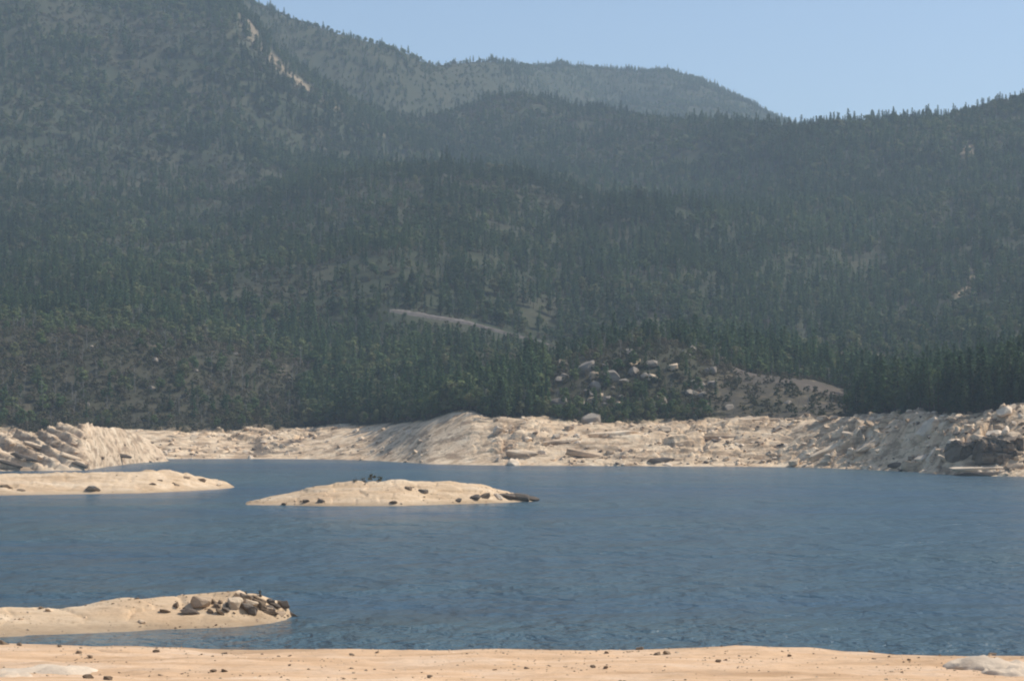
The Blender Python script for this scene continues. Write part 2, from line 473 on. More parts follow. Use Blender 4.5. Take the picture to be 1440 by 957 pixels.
def bare_masks(px, d, z):
    """bare: rock showing; dry: brown sparse ground, and the painted sunlit tone of the back slope; grey: lichened rock"""
    row = HOR - (z - CAM_H) * FPX / d
    x = (px - 720) / FPX * d
    db = at_px(DB, px)
    wob = 10 * fbm(x / 16, d / 16, 3, 101)
    bare = 1 - smooth(-2, 8, d - db + wob - 3)
    grey = np.zeros_like(bare)
    n = fbm(x / 26, d / 26, 4, 111)
    def patch(m, g=0.6):
        nonlocal bare, grey
        bare = np.maximum(bare, m); grey = np.maximum(grey, g * smooth(0.05, 0.3, m))
    near = (d > db) & (d < 980)
    # bare dome above the bank, rock among the scrub of the knoll beside it
    dome = box(px + 22 * fbm(x / 14, d / 14, 3, 107), 1000, 1195, 18) * (1 - smooth(865, 885, d)) * smooth(0, 5, d - db)
    patch(np.clip(dome * (0.5 + 1.4 * n), 0, 1), 1.0)
    knoll = box(px, 770, 1010, 20) * box(d, 800, 890, 20)
    patch(knoll * smooth(0.18, 0.4, n), 0.7)
    lefth = box(px, -100, 430, 30) * box(d, 860, 1090, 40)
    patch(lefth * smooth(0.35, 0.6, n) * 0.4, 0.9)
    # slab on the slope behind, scars higher up, pale streak under the summit
    slab = box(px, 1150, 1285, 14) * (d > 1000) * (d < 1500) * box(row, 486 + 0.16 * (px - 1150), 503 + 0.16 * (px - 1150), 4)
    patch(np.clip(slab * (0.8 + n), 0, 1) * 0.8, 0.75)
    sc = np.exp(-((px - 1362 + 0.5 * (row - 400)) / 9) ** 2 - ((row - 404) / 18) ** 2) * (d > 1200)
    patch(np.clip(sc * 1.2 * (0.7 + n), 0, 1), 0.2)
    sc = np.exp(-((px - 1362) / 9) ** 2 - ((row - 212) / 5) ** 2) * (d > 1500)
    patch(np.clip(sc * 1.4, 0, 1), 0.1)
    ln = np.interp(row, [0, 30, 60, 100, 150, 190], [338, 346, 362, 400, 470, 540])
    wd = np.interp(row, [0, 45, 100, 190], [6, 9, 6, 3])
    st = np.exp(-((px - ln) / wd) ** 2) * (d > 2200) * box(row, 20, 185, 12)
    patch(np.clip(st * (0.75 + 0.7 * n), 0, 1), 0.6)
    dry_and_lit = np.clip(0.8 * lefth + 0.7 * knoll + dome, 0, 1)
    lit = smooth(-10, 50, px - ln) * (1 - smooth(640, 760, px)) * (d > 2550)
    dry_and_lit = np.maximum(dry_and_lit, 0.25 * lit)  # sunlit look of the back slope put into the ground colour
    dry_and_lit = np.maximum(dry_and_lit, 0.5 * smooth(0.1, 0.5, fbm(x / 160, d / 160, 3, 121)))
    hill = np.exp(-((px - 680) / 150) ** 2 - ((row - 275) / 40) ** 2)
    dry_and_lit = np.maximum(dry_and_lit, 0.6 * hill)
    return bare, dry_and_lit, grey, row, lit

# land mesh: fine where the bare bank is, coarser up the mountain
pxs = np.concatenate([np.linspace(-1000, -90, 50)[:-1], np.linspace(-90, 1530, 1060), np.linspace(1530, 2440, 50)[1:]])
NB, NU = 165, 270
t1 = np.linspace(0, 1, NB)
t2 = np.linspace(0, 1, NU + 1)[1:] ** 1.55
d0c, dbc, d9c = at_px(D0, pxs), at_px(DB, pxs), at_px(D9, pxs)
rows_d = np.concatenate([d0c[None] - 16 + t1[:, None] * (dbc - d0c + 34)[None],
                         (dbc + 18)[None] + t2[:, None] * (d9c + 2000 - dbc - 18)[None]], 0)
PXg = np.broadcast_to(pxs[None], rows_d.shape)
Zg = land_z(PXg, rows_d)
b_, dr_, gr_, row_, lit_ = bare_masks(PXg, rows_d, Zg)
Xg = (PXg - 720) / FPX * rows_d
me = mesh_from('hills', np.stack([Xg, rows_d, Zg], -1).reshape(-1, 3), grid_faces(*rows_d.shape), [M['hills']], smooth_shade=True)
set_attr(me, 'bare', b_); set_attr(me, 'dry_and_lit', dr_); set_attr(me, 'grey', gr_)
hills = tag(add_obj('hills', me), 'wooded mountain slopes rising from a bare pale rocky lake bank', kind='structure')

def world(px, d, z):
    return ((px - 720) / FPX * d, d, z)

def ground_at(px, row, dmin=None, dmax=None):
    """first ground point seen along this bearing at this elevation angle"""
    a = dmin if dmin else float(at_px(D0, px)) - 5
    b = dmax if dmax else 3500.0
    ds = np.linspace(a, b, 1600)
    zs = land_z(np.full_like(ds, px), ds)
    r = HOR - (zs - CAM_H) * FPX / ds
    k = np.argmax(r <= row)
    return float(ds[k]), float(zs[k])

# ------------------------------------------------------------------ water
wx = np.linspace(-1500, 1500, 7); wy = np.linspace(60, 1150, 5)
XX, YY = np.meshgrid(wx, wy)
me = mesh_from('lake', np.stack([XX, YY, XX * 0], -1).reshape(-1, 3), grid_faces(5, 7), [M['water']])
tag(add_obj('lake', me), 'rippled blue lake water between the sandy shores', kind='structure')

# ------------------------------------------------------------------ near beach
S_D = lambda x: np.interp(x, np.array([-300, -60, -37, -30, -20, -14, 0, 9, 16.5, 21, 26, 31, 36, 60, 300.]),
                          np.array([158, 154, 149, 147.5, 146, 145.6, 145.2, 145.4, 147, 146, 142.5, 141.3, 141.8, 143, 150.]))
bx = np.concatenate([np.linspace(-300, -44, 40)[:-1], np.linspace(-44, 44, 420), np.linspace(44, 300, 40)[1:]])
off = np.concatenate([np.linspace(-14, 34, 260), np.linspace(34, 240, 80)[1:]])      # metres inland
XX, OO = np.meshgrid(bx, off)
sd = S_D(XX) + 0.8 * fbm(XX / 7, XX * 0 + 3, 3, 131)
prof = np.interp(OO, [-14, 0, 3, 10, 28, 60, 95, 125, 142, 160, 240], [-1.6, -0.03, 0.30, 0.75, 1.5, 4.6, 8.6, 12.0, 14.4, 15.0, 16.0])
inl = smooth(0, 6, OO)
YY = sd - OO
lim = 1 - smooth(60, 140, OO) * 0.8
ZZ = prof + lim * (inl * (0.30 * fbm(XX / 9, YY / 5, 4, 141) + 0.10 * fbm(XX / 1.7, YY / 1.2, 3, 151)) + 0.05 * fbm(XX / 3, YY / 3, 3, 161))
rill = np.exp(-((YY - (139.5 - 0.42 * (XX + 29) + 0.5 * fbm(XX / 3, XX * 0, 2, 171))) / 0.45) ** 2) * box(XX, -29, -21.5, 1)
ZZ = ZZ - 0.28 * rill
rill = np.exp(-((YY - (139.8 - 0.1 * (XX - 26) + 0.4 * fbm(XX / 3, XX * 0, 2, 175))) / 0.4) ** 2) * box(XX, 25, 30, 0.7)
ZZ = ZZ - 0.30 * rill
me = mesh_from('beach', np.stack([XX, YY, ZZ], -1).reshape(-1, 3), grid_faces(*XX.shape)[:, ::-1], [M['beach']], smooth_shade=True)
tag(add_obj('beach', me), 'peach coloured sandy shore in front of the lake', kind='structure')
from bisect import bisect
def beach_z(x, y):
    i = int(np.clip(np.argmin(np.abs(bx - x)), 0, len(bx) - 1))
    colY, colZ = YY[:, i], ZZ[:, i]
    return float(np.interp(-y, -colY, colZ))
def beach_at(px, row):
    u = (px - 720) / FPX
    for d in np.arange(150, 60, -0.1):
        z = beach_z(u * d, d)
        if HOR - (z - CAM_H) * FPX / d >= row and d < S_D(u * d) + 0.5:
            return u * d, d, z
    return u * 120, 120, beach_z(u * 120, 120)

# ------------------------------------------------------------------ islands and sand bars
ISL = {}
def island(name, label, p0, p1, front, top, depth, mat, ncol=300, nrow=90, crest=0.42, rough_=0.5, seed=0, power=0.62, strata=None, rect=None):
    px = np.linspace(p0, p1, ncol)
    fr = np.interp(px, *zip(*front)); tp = np.interp(px, *zip(*top)); dp = np.interp(px, *zip(*depth))
    fr = np.convolve(np.pad(fr, 4, mode='edge'), np.ones(9) / 9, 'valid'); tp = np.convolve(np.pad(tp, 4, mode='edge'), np.ones(9) / 9, 'valid')
    df = CAM_H * FPX / (fr - HOR)
    zt = np.maximum(CAM_H - (tp - HOR) * (df + crest * dp) / FPX, 0.05)
    def height(P, T, D):
        e = np.where(T < crest, (T - 0) / crest, (1 - T) / (1 - crest))
        shp = np.where(e > 0, np.clip(e, 0, 1) ** power, e * 1.2)
        ztp = np.interp(P, px, zt)
        X = (P - 720) / FPX * D
        Z = ztp * shp
        k = np.clip(Z / 1.2, 0, 1)
        h1, c1, _ = blocks(X / 5 + 0.4 * D / 5, D / 3.2, 200 + seed, 0.8)
        if strata:
            dip, per, amp_ = strata
            ph = (Z + dip * X) / per + 0.45 * fbm(X / 10, D / 10, 3, 230 + seed)
            saw = ph - np.floor(ph)
            h2, c2, _ = blocks(X / 4.2 + D / 7, D / 3.0, 240 + seed, 0.8)
            lowp = 0.28 + 0.72 * (1 - smooth(70, 165, P + 20 * fbm(X / 9, D / 9, 2, 251)))
            Z = Z + k * amp_ * lowp * ((np.minimum((1 - saw) * 1.15, saw * 7) - 0.45) + 0.28 * (h2 - 0.5) - 0.3 * (1 - c2))
        rr_ = rough_ * (lowp if strata else 1.0)
        Z = Z + rr_ * k * (0.55 * (h1 - 0.5) - 0.25 * (1 - c1) + 0.5 * fbm(X / 6, D / 4, 4, 210 + seed)) + 0.12 * fbm(X / 3, D / 2, 3, 220 + seed)
        edge = np.minimum(smooth(0, 0.03, (P - p0) / (p1 - p0)), 1 - smooth(0.97, 1.0, (P - p0) / (p1 - p0)))
        Z = Z * edge - (1 - edge) * 0.8
        return np.where((T < -0.25) | (T > 1.25), -1.5, np.maximum(Z, -1.5))
    t = np.linspace(-0.25, 1.25, nrow)
    T, P = np.meshgrid(t, px, indexing='ij')
    D = df[None] + T * dp[None]
    Z = height(P, T, D)
    if rect:
        gx = np.arange(rect[0], rect[1], rect[4]); gy = np.arange(rect[2], rect[3], rect[4])
        GXX, GYY = np.meshgrid(gx, gy)
        GP = 720 + GXX / GYY * FPX
        GT = (GYY - np.interp(GP, px, df)) / np.interp(GP, px, dp)
        GZ = np.where(GP > p1 + 1, -1.5, height(GP, GT, GYY))
        me = mesh_from(name, np.stack([GXX, GYY, GZ], -1).reshape(-1, 3), grid_faces(*GXX.shape), [mat], smooth_shade=True)
    else:
        me = mesh_from(name, np.stack([(P - 720) / FPX * D, D, Z], -1).reshape(-1, 3), grid_faces(nrow, ncol), [mat], smooth_shade=True)
    o = tag(add_obj(name, me), label, kind='structure')
    ISL[label] = (px, D, Z)
    return (px, D, Z)

def isl_at(isl, px, row):
    pxs_, D, Z = isl
    i = int(np.argmin(np.abs(pxs_ - px)))
    d, z = D[:, i], Z[:, i]
    dd = np.linspace(d[0], d[-1], 400); zz = np.interp(dd, d, z)
    r = HOR - (zz - CAM_H) * FPX / dd
    ok = np.where((r <= row) & (zz > -0.3))[0]
    k = ok[0] if len(ok) else int(np.argmax(zz))
    return (px - 720) / FPX * dd[k], dd[k], zz[k]

head_i = island('headland', 'pale whaleback granite headland with dark bedding cracks', -500, 246,
                [(-500, 664), (0, 662), (120, 661), (150, 656), (200, 650), (246, 648)],
                [(-500, 606), (0, 611), (50, 609), (70, 602), (85, 597), (130, 597), (165, 600), (190, 608), (210, 619), (230, 634), (246, 648)],
                [(-500, 90), (0, 60), (130, 60), (200, 40), (246, 12)], M['granite'], ncol=620, nrow=170, seed=5, rough_=1.0, crest=0.55, power=0.75, strata=(0.34, 2.7, 2.8), rect=(-235, -115, 628, 832, 0.45))
mid_i = island('island', 'low pale sandy rock islet in the middle of the lake', 336, 760,
               [(336, 709), (450, 711), (560, 711), (690, 707), (760, 704)],
               [(336, 708), (360, 703), (400, 694), (450, 683), (500, 676), (560, 675), (640, 677), (680, 682), (700, 688), (725, 694), (760, 702)],
               [(336, 8), (420, 24), (560, 32), (680, 24), (760, 8)], M['island'], seed=1, rough_=0.6, power=0.8)
near_i = island('sandbar', 'near sand spit with dark rocks at its tip', -420, 424,
                [(-420, 912), (-60, 899), (0, 895), (100, 891), (250, 884), (330, 881), (380, 876), (424, 866)],
                [(-420, 850), (0, 852), (120, 849), (180, 842), (240, 836), (340, 833), (370, 837), (400, 847), (424, 862)],
                [(-420, 22), (0, 18), (250, 14), (380, 9), (424, 3)], M['island'], ncol=420, seed=2, rough_=0.55, power=1.15, crest=0.5)
left_i = island('sandbar', 'long low sand flat below the left rocky bank', -500, 345,
                [(-500, 700), (0, 696), (200, 693), (300, 688), (345, 684)],
                [(-500, 668), (0, 666), (100, 664), (200, 661), (255, 663), (290, 671), (320, 679), (345, 684)],
                [(-500, 90), (0, 70), (200, 60), (300, 30), (345, 8)], M['island'], seed=3, rough_=0.8, crest=0.35, power=0.85)

# ------------------------------------------------------------------ boulders
def rock_mesh(name, seed, flat=1.0, mat=None, npts=16, boxy=0.55, rough_=0.05):
    """angular block: hull of scattered points, edges worn, faces pitted"""
    import bmesh
    r = random.Random(seed)
    bm = bmesh.new()
    for _ in range(npts):
        v = Vector((r.gauss(0, 1), r.gauss(0, 1), r.gauss(0, 1))).normalized()
        m = max(abs(v.x), abs(v.y), abs(v.z))
        v = v.lerp(v / m * 0.82, boxy) * r.uniform(0.86, 1.06)
        bm.verts.new(v)
    res = bmesh.ops.convex_hull(bm, input=bm.verts[:])
    junk = [g for g in res['geom_interior'] + res['geom_unused'] if isinstance(g, bmesh.types.BMVert)]
    if junk: bmesh.ops.delete(bm, geom=list(set(junk)), context='VERTS')
    bmesh.ops.dissolve_limit(bm, angle_limit=math.radians(14), verts=bm.verts[:], edges=bm.edges[:])
    bmesh.ops.bevel(bm, geom=bm.edges[:], offset=0.07, segments=1, affect='EDGES', clamp_overlap=True)
    bmesh.ops.triangulate(bm, faces=bm.faces[:])
    bmesh.ops.subdivide_edges(bm, edges=[e for e in bm.edges if e.calc_length() > 0.35], cuts=1)
    bmesh.ops.triangulate(bm, faces=bm.faces[:])
    co = np.array([v.co[:] for v in bm.verts])
    nz = fbm(co[:, 0] * 2.2 + seed, co[:, 1] * 2.2 + co[:, 2] * 1.7, 4, seed) * rough_ * 2
    co *= (1 + nz)[:, None]
    co[:, 2] *= flat
    for v, c in zip(bm.verts, co):
        v.co = c
    bmesh.ops.recalc_face_normals(bm, faces=bm.faces[:])
    me = bpy.data.meshes.new(name)
    bm.to_mesh(me); bm.free()
    me.materials.append(mat)
    return me

ROCKS = {k: [rock_mesh('boulder', 300 + i * 7 + j, f, M[m], 15 + i) for i in range(6)]
         for j, (k, f, m) in enumerate([('pale', 0.8, 'granite'), ('white', 0.8, 'white_granite'), ('dark', 0.75, 'dark_granite'),
                                        ('brown', 0.75, 'brown_granite'), ('grey', 0.8, 'grey_granite'), ('pebble', 0.7, 'brown_granite')])}
def hump_mesh(seed):
    import bmesh
    bm = bmesh.new(); bmesh.ops.create_icosphere(bm, subdivisions=4, radius=1.0)
    co = np.array([v.co[:] for v in bm.verts])
    an = fbm(co[:, 0] * 1.6 + seed, co[:, 1] * 1.6 + co[:, 2] * 0.8, 5, seed)
    h_, c_, _ = blocks(co[:, 0] * 1.9 + seed, co[:, 1] * 1.9, seed, 0.5)
    co *= (1 + 0.34 * an)[:, None]
    co[:, 2] += np.clip(co[:, 2], 0, 1) * (0.35 * (h_ - 0.5) - 0.25 * (1 - c_))
    for v, c in zip(bm.verts, co): v.co = c
    me = bpy.data.meshes.new('low_rock'); bm.to_mesh(me); bm.free()
    me.materials.append(M['white_granite'])
    for p in me.polygons: p.use_smooth = True
    return me
HUMPS = [hump_mesh(460 + i) for i in range(3)]
SLABS = {k: [rock_mesh('flat_rock', 400 + i * 5 + j, 1.0, M[m], 22, 0.85, 0.06) for i in range(4)]
         for j, (k, m) in enumerate([('pale', 'granite'), ('dark', 'dark_granite'), ('white', 'white_granite')])}

def boulder(name, me, loc, size, rot, label, group, cat='boulder'):
    o = add_obj(name, me, None, loc, rot, size)
    return tag(o, label, cat, group)

R = random.Random(5)
def rrot(t=0.35):
    return (R.uniform(-t, t), R.uniform(-t, t), R.uniform(0, 6.28))

BANK = [
        (235, 440, 'pale boulder on the low bank at the head of the inlet', 'boulders at the head of the inlet', 44, 'pale'),
        (440, 600, 'boulder on the smooth sandy bank of the inlet', 'boulders on the sandy inlet bank', 18, 'pale'),
        (690, 1000, 'pale boulder on the bare bank below the scrubby knoll', 'boulders on the bank below the knoll', 52, 'pale'),
        (1000, 1190, 'pale boulder on the bare bank below the grey dome', 'boulders on the bank below the dome', 40, 'pale'),
        (1190, 1440, 'big pale boulder on the broken bank below the pine wood', 'boulders on the broken bank below the pine wood', 52, 'pale')]
for a, b, lab, grp, n, kind in BANK:
    for k in range(n):
        px = R.uniform(a, b)
        d0_, w_ = float(at_px(D0, px)), float(at_px(B_W, px))
        t = R.random() ** 0.9
        d = d0_ + 1 + t * (w_ - 2)
        s = min(R.lognormvariate(0.25, 0.45), 3.4) * (1.25 if a >= 1190 else 0.95 if a > 650 else 0.85)
        z = float(land_z(np.array([px]), np.array([d]))[0])
        sz = (s * R.uniform(0.9, 1.6), s * R.uniform(0.8, 1.2), s * R.uniform(0.65, 1.0))
        kk = 'white' if R.random() < 0.3 else kind
        szw = 'large' if s > 1.75 else 'small' if s < 1.0 else 'middling'
        base_l = lab.replace('big pale ', '').replace('pale ', '')
        edge_l = ' near water' if t < 0.25 else ' by the trees' if t > 0.8 else ''
        boulder('boulder', R.choice(ROCKS[kk]), world(px, d, z + 0.15 * s), sz, rrot(), '%s %s %s%s' % (szw, 'bleached' if kk == 'white' else 'cream', base_l, edge_l), grp)

for k in range(16):
    px = R.uniform(2, 225); row = R.uniform(612, 658)
    x, y, z = isl_at(head_i, px, row)
    s = R.uniform(0.7, 1.7)
    boulder('boulder', R.choice(ROCKS['brown' if k % 4 == 0 else 'pale']), (x, y, z + 0.1 * s), (s * R.uniform(1, 1.6), s, s * R.uniform(.6, .9)), rrot(),
            'boulder lodged in the cracks of the granite headland', 'boulders on the headland')
# pale boulders showing through the scrub of the knoll, and on the left hill
for (pa, pb, ra, rb, lab, grp, n, kind) in [
        (775, 1005, 485, 580, 'pale boulder among the scrub of the rocky knoll', 'boulders on the scrubby knoll', 52, 'pale'),
        (20, 400, 470, 575, 'grey boulder among the brown scrub of the left hill', 'boulders on the left brown hill', 10, 'grey'),
        (1010, 1190, 520, 575, 'lichened boulder on the bare grey dome', 'boulders on the bare dome', 6, 'grey'),
        (550, 680, 545, 575, 'grey boulder among the trees behind the inlet', 'boulders behind the inlet', 4, 'grey')]:
    for k in range(n):
        px = R.uniform(pa, pb); row = R.uniform(ra, rb)
        d, z = ground_at(px, row, float(at_px(DB, px)) + 3, 1150)
        if z < 5 or d > 1140: continue
        s = min(R.lognormvariate(0.62, 0.4), 3.4)
        if kind == 'grey': s *= 0.8
        sz = (s * R.uniform(1.0, 1.6), s, s * R.uniform(0.8, 1.3))
        boulder('boulder', R.choice(ROCKS['pale' if kind == 'pale' and R.random() < .25 else 'grey']), world(px, d, z + (0.45 if kind == 'pale' else 0.15) * s), sz, rrot(), lab, grp)

# long aslant slabs of bedrock on the bank: photograph bearing/row of the middle, length, thickness, tilt; the dark headland ones have shade put into their colour
for (px, row, L, th, tilt, kind, lab) in [
        (55, 630, 13, 1.1, 0.30, 'pale', 'long pale slab dipping down the headland'),
        (35, 645, 11, 1.0, 0.28, 'dark', 'slab coloured as shade low on the headland'),
        (100, 643, 9, 0.9, 0.34, 'pale', 'short pale slab ending the striped rocks of the headland'),
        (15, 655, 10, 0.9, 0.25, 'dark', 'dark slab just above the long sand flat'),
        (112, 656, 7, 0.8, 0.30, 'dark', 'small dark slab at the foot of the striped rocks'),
        (170, 641, 10, 0.9, 0.10, 'dark', 'slab coloured as undercut shade at the foot of the whaleback'),
        (862, 611, 24, 1.3, -0.05, 'pale', 'long straight ledge below the scrubby knoll'),
        (790, 622, 18, 1.5, -0.10, 'pale', 'ledge slanting across the bank below the knoll'),
        (830, 640, 22, 1.6, 0.12, 'pale', 'low slab near the water below the knoll'),
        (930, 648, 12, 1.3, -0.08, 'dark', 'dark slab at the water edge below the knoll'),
        (735, 640, 16, 1.8, 0.1, 'pale', 'smooth slab on the bright point beside the inlet'),
        (1085, 590, 44, 0.7, 0.0, 'pale', 'long level terrace edge below the bare dome'),
        (1020, 615, 26, 1.1, -0.04, 'pale', 'level slab on the bank below the left end of the dome'),
        (1170, 632, 22, 1.6, -0.42, 'pale', 'long slab slanting up the broken bank'),
        (1225, 628, 15, 2.0, -0.5, 'pale', 'thick slab slanting up toward the pine wood'),
        (1308, 606, 11, 3.3, -0.75, 'white', 'bright steep slab below the pine wood'),
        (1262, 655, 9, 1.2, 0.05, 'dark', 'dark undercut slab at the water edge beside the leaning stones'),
        (1310, 640, 7, 0.9, -1.0, 'white', 'thin bleached slab leaning to the left of the cave-like outcrop'),
        (1332, 648, 8, 0.8, 0.55, 'white', 'thin bleached slab leaning down to the ledge'),
        (1385, 660, 26, 0.9, -0.02, 'white', 'long bleached ledge below the dark outcrop'),
        (1395, 667, 24, 0.9, -0.02, 'dark', 'ledge coloured as undercut shade at the water line below the dark outcrop')]:  # last one: dark colour stands for the shadowed undercut of the ledge above
    if px < 240:
        _, d, z = isl_at(head_i, px, row)
    else:
        d, z = ground_at(px, row, None, float(at_px(DB, px)) + 30)
    o = boulder('flat_rock', R.choice(SLABS[kind]), world(px, d, z + 0.15 * th), (L / 2, th * 1.6, th), (0.12, tilt, R.uniform(-.12, .12)), lab, None, 'rock')

# dark square-faced outcrop on the right
def outcrop(seed, round_=0.22):
    import bmesh
    bm = bmesh.new()
    bmesh.ops.create_cube(bm, size=2.0)
    bmesh.ops.subdivide_edges(bm, edges=bm.edges[:], cuts=21, use_grid_fill=True)
    co = np.array([v.co[:] for v in bm.verts])
    ln = np.linalg.norm(co, axis=1)[:, None]
    co = co * (1 - round_) + co / ln * 1.25 * round_
    n1 = fbm(co[:, 0] * 1.3 + seed, co[:, 2] * 1.1 + co[:, 1] * 1.2, 5, seed)
    h, c, r_ = blocks(co[:, 0] * 1.7 + 0.45 * co[:, 2] + seed, co[:, 2] * 1.2 + co[:, 1] * 0.9, seed + 9, 0.6)
    front = np.clip(-co[:, 1], 0, 1)
    co[:, 1] += front * (0.55 * (h - 0.5) + 0.35 * n1 + 0.22 * (1 - c)) + front * 0.30 * (1 - (co[:, 2] + 1) / 2)     # leans out over its foot
    top = np.clip(co[:, 2], 0, 1)
    co[:, 2] += top * (0.55 * n1 + 0.16 * co[:, 0] + 0.3 * (h - 0.5))
    co[:, 0] += np.sign(co[:, 0]) * (0.28 * n1 + 0.15 * (h - 0.5))
    for v, k in zip(bm.verts, co): v.co = k
    me = bpy.data.meshes.new('rock_outcrop'); bm.to_mesh(me); bm.free()
    me.materials.append(M['outcrop'])
    return me
d, z = ground_at(1405, 654, None, 700)
boulder('rock_outcrop', outcrop(501), world(1403, d + 5, z + 3.9), (6.6, 6.0, 4.6), (0, 0, 0.05), 'dark square-faced rock outcrop above the bleached ledge', None, 'rock')
d, z = ground_at(1352, 648, None, 700)
boulder('rock_outcrop', outcrop(531, 0.4), world(1352, d + 4, z + 2.4), (3.2, 4.0, 3.2), (0, 0.1, 0.55), 'smaller dark rock face left of the square outcrop', None, 'rock')
for k, (px, row, s_) in enumerate([(1375, 611, 2.0), (1398, 606, 2.6), (1425, 608, 2.2), (1340, 618, 2.1), (1436, 640, 1.8), (1412, 600, 1.8)]):
    d, z = ground_at(px, 648, None, 700)
    zz0 = z_at(d + 4, row + 4)
    boulder('boulder', ROCKS['white' if k % 2 else 'pale'][k % 6], world(px, d + 4, zz0), (s_ * 1.3, s_ * 1.2, s_ * 0.8), (0.1 * k, 0.1, k), 'pale boulder resting on top of the dark outcrop' if k != 4 else 'pale boulder beside the foot of the dark outcrop', 'boulders on the dark outcrop' if k != 4 else None)

# stones on the islet
for (px, row, s, kind, lab) in [(430, 706, 0.8, 'dark', 'dark stone at the water edge of the islet, paired with its twin'), (452, 705, 0.9, 'dark', 'dark stone at the water edge of the islet, paired with its twin'),
                                (400, 709, 0.7, 'brown', 'small brown stone at the tapering end of the islet'), (553, 707, 0.8, 'brown', 'brown stone at the middle of the islet water edge'),
                                (595, 692, 1.2, 'dark', 'dark rock on the slope of the islet'), (575, 687, 1.0, 'brown', 'brown rock beside the dark rock on the islet slope'),
                                (645, 704, 0.8, 'dark', 'lone dark stone on the islet edge below its crest'), (668, 700, 1.3, 'dark', 'dark rock starting the rocky tail of the islet'),
                                (682, 698, 1.3, 'brown', 'brown rock in the rocky tail of the islet'), (700, 699, 1.2, 'white', 'pale rock in the rocky tail of the islet')]:
    x, y, z = isl_at(mid_i, px, row)
    boulder('stone', R.choice(ROCKS[kind]), (x, y, z + 0.1), (s * 1.1, s, s * 0.75), rrot(), lab, 'stones on the islet', 'stone')
for k, (px, row, L, th) in enumerate([(712, 700, 2.3, 0.8), (728, 700, 3.0, 0.9), (746, 702, 2.2, 0.6)]):
    x, y, z = isl_at(mid_i, px, row)
    boulder('flat_rock', SLABS['dark'][k], (x, y - 0.5, max(z, 0) + 0.25), (L, 1.4, th), (0.1, 0.06, 0.1 * k), 'black rock slab at the low tail of the islet', 'slabs at the islet tail', 'rock')
# stones on the long flat
for (px, row, s, kind) in [(214, 681, 0.9, 'brown'), (247, 681, 1.1, 'brown'), (225, 676, 0.8, 'brown'), (262, 672, 1.3, 'brown'), (283, 675, 1.2, 'brown'), (306, 681, 1.0, 'pale'), (130, 688, 2.0, 'grey'), (8, 685, 1.4, 'brown'), (30, 690, 1.0, 'brown')]:
    x, y, z = isl_at(left_i, px, row)
    boulder('stone', R.choice(ROCKS[kind]), (x, y, z), (s * 1.2, s, s * 0.6), rrot(), 'low stone lying on the long sand flat', 'stones on the long sand flat', 'stone')
# rocks at the tip of the near spit: pale blocks, brown and dark ones wedged between them
TIP = [(283, 850, 1.05, 0.75, 0.1, 0.1, 'pale', 'large pale block over the shade-coloured rock on the near spit'),
       (268, 862, 1.0, 0.42, 0.1, 0.05, 'dark', 'long rock coloured as shade under the large pale block on the near spit'),  # dark rock added as the shade beneath the pale block
       (247, 852, 0.30, 0.36, 0.5, 0.0, 'brown', 'small upright brown rock beside the large pale block on the near spit'),
       (232, 860, 0.55, 0.22, 0.2, 0.15, 'brown', 'flat brown rock at the landward end of the spit rocks'),
       (330, 850, 0.9, 0.6, 0.3, 0.05, 'pale', 'pale block between the leaning rocks and the spit tip')]
tipR = random.Random(31)
for k in range(10):
    TIP.append((tipR.uniform(288, 322), tipR.uniform(842, 866), tipR.uniform(0.3, 0.65), tipR.uniform(0.16, 0.26), tipR.uniform(-.3, .5), tipR.uniform(0.5, 1.0),
                'brown' if k % 3 else 'dark', '%s rock leaning in the row on the near spit' % ('brown' if k % 3 else 'black')))
for k in range(24):
    px = tipR.uniform(338, 416); row_m = 838 + max(0, (px - 375)) * 0.32
    TIP.append((px, tipR.uniform(row_m, row_m + 24), tipR.uniform(0.45, 1.0), tipR.uniform(0.22, 0.46), tipR.uniform(-.5, .5), tipR.uniform(0.05, 0.5),
                'dark' if k % 5 < 2 else 'brown' if k % 5 < 4 else 'pale', '%s rock in the cluster at the tip of the near spit' % ('black' if k % 5 < 2 else 'brown' if k % 5 < 4 else 'pale')))
for k, (px, row, L, th, rz, tilt, kind, lab) in enumerate(TIP):
    x, y, z = isl_at(near_i, px, row)
    me_ = ROCKS[kind][k % 6]
    boulder('stone', me_, (x, y, max(z, 0) + th * 0.25), (L, max(th * 1.4, 0.4), th * 1.2), (0, tilt, rz), lab, 'rocks at the tip of the near spit', 'rock')
for k, (px, row, s) in enumerate([(200, 874, 0.35), (70, 858, 0.4), (120, 868, 0.2), (30, 870, 0.25)]):
    x, y, z = isl_at(near_i, px, row)
    boulder('stone', ROCKS['pale'][k], (x, y, z), (s * 1.4, s, s * 0.8), rrot(), 'small pale stone on the smooth part of the near spit', 'stones on the smooth part of the spit', 'stone')

# stones and low outcrops on the beach
for k, (px, row, s) in enumerate([(899, 913, 0.30), (315, 919, 0.28), (300, 944, 0.22), (316, 943, 0.24), (127, 924, 0.25), (125, 953, 0.3), (152, 955, 0.26), (28, 907, 0.25), (84, 909, 0.22), (3, 906, 0.5), (110, 918, 0.25),
                                  (938, 919, 0.3), (924, 920, 0.26), (853, 918, 0.18), (740, 940, 0.16), (834, 938, 0.18), (852, 939, 0.18), (220, 916, 0.25), (495, 921, 0.2), (530, 917, 0.16), (605, 952, 0.2), (1010, 930, 0.2), (1225, 917, 0.22), (1110, 922, 0.18), (1395, 921, 0.3)]):
    x, y, z = beach_at(px, row)
    boulder('stone', R.choice(ROCKS['dark' if k == 0 else 'pebble']), (x, y, z + 0.06), (s * 1.2, s, s * 0.9), rrot(),
            'dark stone standing at the water edge of the beach' if k == 0 else 'small brown stone lying on the peach sand', None if k == 0 else 'small stones on the beach', 'stone')
